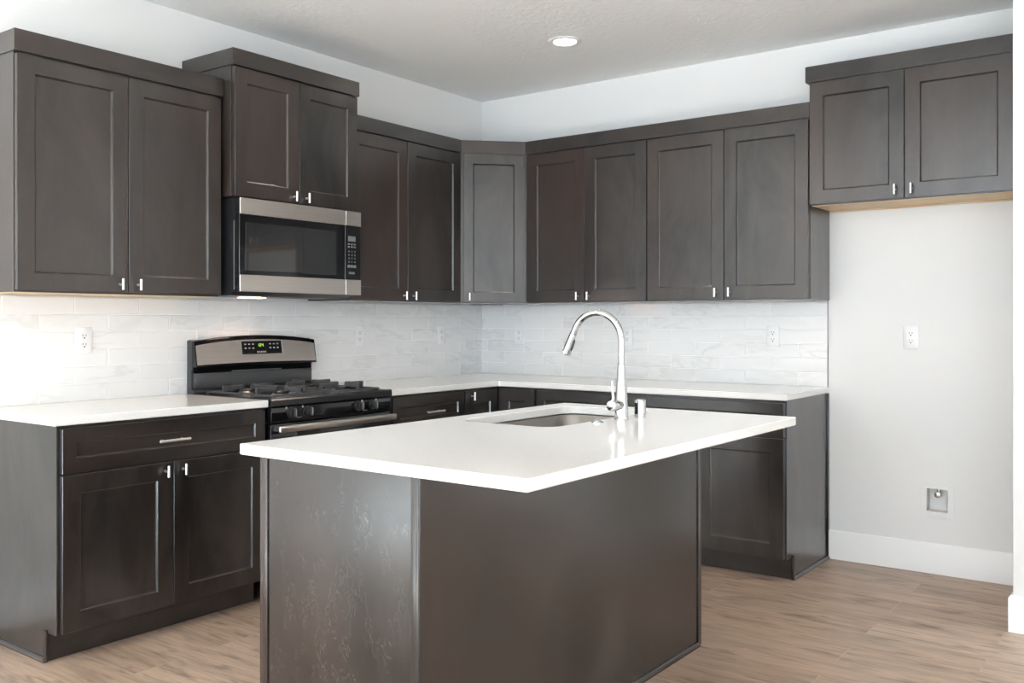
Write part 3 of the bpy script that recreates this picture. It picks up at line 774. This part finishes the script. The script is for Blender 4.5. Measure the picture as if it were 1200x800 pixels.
# backguard
bm = B()
prism(bm, [(-0.0110, 0.880), (-0.0110, 1.172), (-0.030, 1.176), (-0.052, 1.165), (-0.052, 1.032), (-0.046, 1.030), (-0.046, 0.935), (-0.074, 0.9250), (-0.074, 0.880)], 'x', 0.006, RWD - 0.006)
bgd = obj('backguard', bm, GREYBODY, rg, smooth=False)
obj('riser_panel', box(B(), 0.014, RWD - 0.014, -0.0640, -0.0462, 0.9380, 1.0120, 0.003, 2), RISER, bgd)
obj('vent_gap', box(B(), 0.012, RWD - 0.012, -0.0580, -0.0522, 1.0125, 1.0480), DARK, bgd)
part(obj('vent_trim', box(B(), 0.23, 0.54, -0.0640, -0.0582, 1.0135, 1.0200, 0.001), MARKDIM, bgd), 'thin grey vent strip')
NS = 24
def arch(x): u = (x - RWD / 2) / (RWD / 2); return 1.1955 - 0.0235 * u * u - 0.004 * u ** 4
def head(x0, x1, zb, top, yb, yt, th, rim=0.0):
    """curved panel: zb(x) bottom, top(x) top; front leans from yb (bottom) to yt (top)"""
    bm = B(); rows = []
    for i in range(NS + 1):
        x = x0 + (x1 - x0) * i / NS; z0 = zb(x); z1 = top(x)
        f = lambda z: yb + (yt - yb) * (z - 1.045) / 0.15
        rows.append([bm.verts.new(p) for p in ((x, -0.0525, z0), (x, f(z0), z0), (x, f(z0 + 0.004) - 0.002, z0 + 0.004), (x, f(z1 - 0.004) - 0.002, z1 - 0.004), (x, f(z1) + 0.003, z1), (x, -0.0525, z1))])
    for a, b in zip(rows, rows[1:]):
        for k in range(6): bm.faces.new((a[k], a[(k + 1) % 6], b[(k + 1) % 6], b[k]))
    bm.faces.new(rows[0]); bm.faces.new(rows[-1][::-1])
    return bm
zlow = lambda x: 1.0490 + 0.016 * max(0.0, 1 - ((x - RWD / 2) / (RWD / 2)) ** 2) * 0.0
bm = head(0.004, RWD - 0.004, lambda x: 1.0440 , lambda x: arch(x), -0.0880, -0.0640, 0.03)
obj('hood_shell', bm, BLACKGLOSS, bgd, angle=50)
def front(z): return -0.0880 + 0.0240 * (z - 1.045) / 0.15 - 0.0022
bm = B(); cols = []
for i in range(NS + 1):
    x = 0.010 + (RWD - 0.020) * i / NS
    u = (x - RWD / 2) / (RWD / 2)
    zb_ = 1.0560 + 0.0075 * (1 - abs(u)) if False else 1.0570 + 0.006 * (1 - u * u) - 0.004
    zt_ = arch(x) - 0.0215
    cols.append([bm.verts.new((x, front(z) + o_, z)) for z, o_ in ((zb_, 0.0), (zb_, -0.0016), (zt_, -0.0016), (zt_, 0.0))])
for a, b in zip(cols, cols[1:]):
    for k in range(4): bm.faces.new((a[k], a[(k + 1) % 4], b[(k + 1) % 4], b[k]))
bm.faces.new(cols[0]); bm.faces.new(cols[-1][::-1])
fp = obj('fascia', bm, STEEL, bgd, smooth=False); part(fp, 'stainless steel fascia')
lean = math.atan2(0.024, 0.15)
def on_face(name, bm, mat, parent):
    """geometry in (x, out, z) laid on the leaning fascia"""
    for v in bm.verts:
        v.co = (v.co.x, front(v.co.z) - 0.0017 - v.co.y, v.co.z)
    return obj(name, bm, mat, parent, smooth=False)
cd = on_face('clock_display', box(B(), 0.276, 0.528, 0.0, 0.0012, 1.0990, 1.1650), BLACKGLOSS, bgd)
part(cd, 'black glass clock and key panel')
part(on_face('display_border', box(B(), 0.5283, 0.5335, 0.0, 0.0014, 1.0960, 1.1665), plain('bright_trim', (0.8, 0.8, 0.8), 0.3, 0.6), bgd), 'bright silver edge of the clock panel')
DIG = {'1': 'bc', '2': 'abged', '4': 'fgbc', '0': 'abcdef'}
def seg7(bm, ch, x, z, w, h, y0, y1):
    t = w * 0.26
    S = {'a': (0, w, h - t, h), 'g': (0, w, h / 2 - t / 2, h / 2 + t / 2), 'd': (0, w, 0, t), 'f': (0, t, h / 2, h), 'b': (w - t, w, h / 2, h), 'e': (0, t, 0, h / 2), 'c': (w - t, w, 0, h / 2)}
    for s in DIG[ch]:
        a, b, c, d_ = S[s]; box(bm, x + a, x + b, y0, y1, z + c, z + d_)
bm = B()
for ch, x in (('1', 0.374), ('2', 0.388), ('4', 0.401)): seg7(bm, ch, x, 1.1370, 0.0090, 0.0150, 0.0013, 0.0018)
part(on_face('clock_digits', bm, GREEN, cd), 'glowing green clock digits')
def clock_key(*q):
    part(on_face('key', box(B(), *q), MARK, cd), 'pale key symbol')
for r in range(2):
    for c in range(3):
        clock_key(0.292 + c * 0.024, 0.303 + c * 0.024, 0.0013, 0.0016, 1.1265 + r * 0.020, 1.1325 + r * 0.020)
        clock_key(0.448 + c * 0.024, 0.459 + c * 0.024, 0.0013, 0.0016, 1.1265 + r * 0.020, 1.1325 + r * 0.020)
for c in range(5): clock_key(0.368 + c * 0.012, 0.376 + c * 0.012, 0.0013, 0.0016, 1.1055, 1.1135)

# ------------------------------------------------------------------ microwave
MX, MZ, MW, MH = -2.3110, 1.4040, 0.7670, 0.4370
mwv = thing('over_range_microwave', 'stainless and black microwave mounted over the range', 'microwave', (MX, 0, MZ))
bm = B(); prism(bm, [(-0.0110, -0.0150), (-0.3300, -0.0150), (-0.3770, 0.0060), (-0.3770, MH - 0.001), (-0.0110, MH - 0.001)], 'x', 0.004, MW - 0.004)
obj('microwave_body', bm, BLACKSATIN, mwv, smooth=False)
DX = 0.6570
Y0, Y1 = -0.4180, -0.3785
dr_ = obj('door', box(B(), 0.0, DX - 0.001, Y0 + 0.002, Y1, 0.0, MH - 0.002, 0.002), BLACKGLOSS, mwv)
part(obj('top_band', box(B(), 0.0005, DX - 0.0015, Y0 - 0.0022, Y0 + 0.0018, 0.360, MH - 0.002, 0.0014), STEEL, dr_), 'brushed stainless band')
part(obj('bottom_band', box(B(), 0.0005, DX - 0.0015, Y0 - 0.0022, Y0 + 0.0018, 0.0, 0.0790, 0.0014), STEEL, dr_), 'brushed stainless band')
part(obj('door_window', box(B(), 0.034, DX - 0.060, Y0 + 0.0004, Y0 + 0.0018, 0.1000, 0.3220, 0.0004), GLASSWIN, dr_), 'smoked glass window')
part(obj('side_seam', box(B(), 0.0005, 0.0035, -0.3782, -0.3715, 0.010, 0.330), STEEL, mwv), 'thin bright side seam')
cpm = obj('control_panel', box(B(), DX + 0.001, MW, Y0 + 0.002, Y1, 0.0, MH - 0.002, 0.002), BLACKGLOSS, mwv)
part(obj('top_band', box(B(), DX + 0.0015, MW - 0.0005, Y0 - 0.0022, Y0 + 0.0018, 0.360, MH - 0.002, 0.0014), STEEL, cpm), 'brushed stainless band')
part(obj('bottom_band', box(B(), DX + 0.0015, MW - 0.0005, Y0 - 0.0022, Y0 + 0.0018, 0.0, 0.0790, 0.0014), STEEL, cpm), 'brushed stainless band')
KX = DX + 0.020
part(obj('display', box(B(), KX, KX + 0.052, Y0 + 0.0006, Y0 + 0.0018, 0.279, 0.306), MARKDIM, cpm), 'grey display window')
def oven_key(x0, x1, z0, z1):
    part(obj('key', box(B(), x0, x1, Y0 + 0.0006, Y0 + 0.0018, z0, z1), MARKDIM, cpm, smooth=False), 'grey keypad mark')
for c in range(3):
    for r in range(2): oven_key(KX - 0.002 + c * 0.021, KX + 0.012 + c * 0.021, 0.246 + r * 0.014, 0.254 + r * 0.014)
    for r in range(4): oven_key(KX + 0.003 + c * 0.021, KX + 0.009 + c * 0.021, 0.168 + r * 0.018, 0.176 + r * 0.018)
    oven_key(KX - 0.004 + c * 0.021, KX + 0.014 + c * 0.021, 0.142, 0.156)
oven_key(KX + 0.004, KX + 0.046, 0.108, 0.120)
bm = B(); box(bm, 0.05, MW - 0.05, -0.320, -0.10, -0.0185, -0.0152, 0.001)
part(obj('vent_grille', bm, MARKDIM, mwv), 'grey underside filter')
lm = obj('task_lamp', box(B(), 0.20, 0.34, -0.180, -0.135, -0.0225, -0.0187, 0.001), COOKLENS, mwv); part(lm, 'lit warm lamp lens')
d_ = bpy.data.lights.new('task_lamp_glow', 'AREA'); d_.shape = 'RECTANGLE'; d_.size = 0.13; d_.size_y = 0.04; d_.energy = 1.1; d_.color = (1.0, 0.62, 0.44)
lo = bpy.data.objects.new('task_lamp_glow', d_); col.objects.link(lo); lo.parent = mwv; lo.location = (0.27, -0.15, -0.030); lo.rotation_euler = (math.radians(-38), 0, 0)

# ------------------------------------------------------------------ outlets
def outlet_geo(root):
    w, h = 0.0370, 0.0590
    p = obj('cover_plate', box(B(), -w, w, -0.0065, -0.0006, -h, h, 0.003, 2), PLATE, root)
    for s in (1, -1):
        zc = s * 0.0195
        bm = B(); pts = round_poly([(-0.0170, zc - 0.0140), (0.0170, zc - 0.0140), (0.0170, zc + 0.0140), (-0.0170, zc + 0.0140)], 0.009, 5)
        prism(bm, pts, 'y', -0.0082, -0.0064)
        rc = obj('receptacle', bm, PLATE, root, smooth=False)
        bm = B()
        box(bm, -0.0085, -0.0062, -0.0086, -0.0080, zc - 0.0010, zc + 0.0085); box(bm, 0.0062, 0.0085, -0.0086, -0.0080, zc - 0.0010, zc + 0.0085)
        lathe(bm, [(0.0034, 0), (0.0034, 0.0006)], (0, -0.0080, zc - 0.0075), 12, (0, -1, 0))
        part(obj('slots', bm, SLOT, rc, smooth=False), 'dark plug slots')
outs = [((-2.832, -0.0087, 1.181), 0, 'white double outlet on the tile left of the range'),
        ((-1.163, -0.0087, 1.182), 0, 'white double outlet on the left wall tile just right of the range'),
        ((-0.438, -0.0087, 1.179), 0, 'white double outlet on the left wall tile nearest the room corner'),
        ((-0.0087, -0.328, 1.176), RW, 'white double outlet on the right wall tile, left of the faucet'),
        ((-0.0087, -1.150, 1.177), RW, 'white double outlet partly hidden behind the faucet neck'),
        ((-0.0087, -2.074, 1.183), RW, 'white double outlet on the tile just left of the fridge space'),
        ((-0.0002, -2.798, 1.184), RW, 'white double outlet on the painted wall of the fridge space')]
proto = None
for loc, rz, lab in outs:
    if proto is None:
        r = proto = thing('wall_outlet', lab, 'outlet', loc, rz, 'white wall outlets'); outlet_geo(r)
    else:
        r = proto.copy(); col.objects.link(r); r.location = loc; r.rotation_euler = (0, 0, rz); r['label'] = lab
        for ch in list(proto.children):
            c = ch.copy(); col.objects.link(c); c.parent = r
            for g in list(ch.children):
                k = g.copy(); col.objects.link(k); k.parent = c
# ------------------------------------------------------------------ fridge water supply box
wx = thing('water_supply_box', 'small square recessed water valve box low on the fridge space wall', 'valve box', (-0.0002, -2.923, 0.3600), RW)
bm = B()
z0, z1, w = -0.049, 0.064, 0.049
for a, b, c, d_ in ((-w - 0.030, -w, z0 - 0.032, z1 + 0.018), (w, w + 0.030, z0 - 0.032, z1 + 0.018), (-w, w, z1, z1 + 0.018), (-w, w, z0 - 0.032, z0)):
    box(bm, a, b, -0.0035, -0.0004, c, d_, 0.0008)
obj('face_flange', bm, WALL, wx, smooth=False)
bm = B()
rings(bm, [[(-w, -0.0030, z0), (w, -0.0030, z0), (w, -0.0030, z1), (-w, -0.0030, z1)], [(-w, 0.060, z0), (w, 0.060, z0), (w, 0.060, z1), (-w, 0.060, z1)]], True, False, True)
bx = obj('recess', bm, GALV, wx, smooth=False)
bm = B(); lathe(bm, [(0.011, 0), (0.011, 0.018), (0.008, 0.020), (0.008, 0.038)], (0.0, 0.030, z1 - 0.0395), 18)
tube(bm, [(0, 0.03, z1 - 0.028), (0, 0.004, z1 - 0.028)], [0.0065, 0.0065], 14)
vv = obj('valve', bm, BRASS, wx); part(vv, 'small metal shut-off valve')
obj('valve_handle', lathe(B(), [(0.014, 0), (0.015, 0.003), (0.014, 0.008), (0.010, 0.009)], (0, 0.004, z1 - 0.028), 14, (0, -1, 0)), BRASS, vv)
# the wall behind the recess is opened for it
wr = bpy.data.objects['wall_right']
bm = B()
def wr_box(ya, yb, za, zb): box(bm, 0.0, 0.12, ya, yb, za, zb)
ya, yb, za, zb = -2.923 - w - 0.002, -2.923 + w + 0.002, 0.36 + z0 - 0.002, 0.36 + z1 + 0.002
wr_box(YF - 0.2, ya, 0, H); wr_box(yb, 0.12, 0, H); wr_box(ya, yb, 0, za); wr_box(ya, yb, zb, H)
wr.data.clear_geometry(); bm.to_mesh(wr.data); bm.free()

# ------------------------------------------------------------------ recessed ceiling light
rl = thing('recessed_light', 'round lit recessed ceiling light near the room corner', 'ceiling light', (-0.835, -1.238, H))
bm = B()
lathe(bm, [(0.062, -0.0060), (0.084, -0.0060), (0.090, -0.0030), (0.091, -0.0004), (0.060, -0.0004)], (0, 0, 0), 48)
obj('trim_ring', bm, TRIM, rl)
part(obj('lens', lathe(B(), [(0.0615, -0.0066), (0.058, -0.0088), (0.03, -0.0105), (0.004, -0.0110)], (0, 0, 0), 40), LENS, rl), 'glowing white lens')
lt = can_light('recessed_glow', (0, 0, -0.03), 16); lt.parent = rl
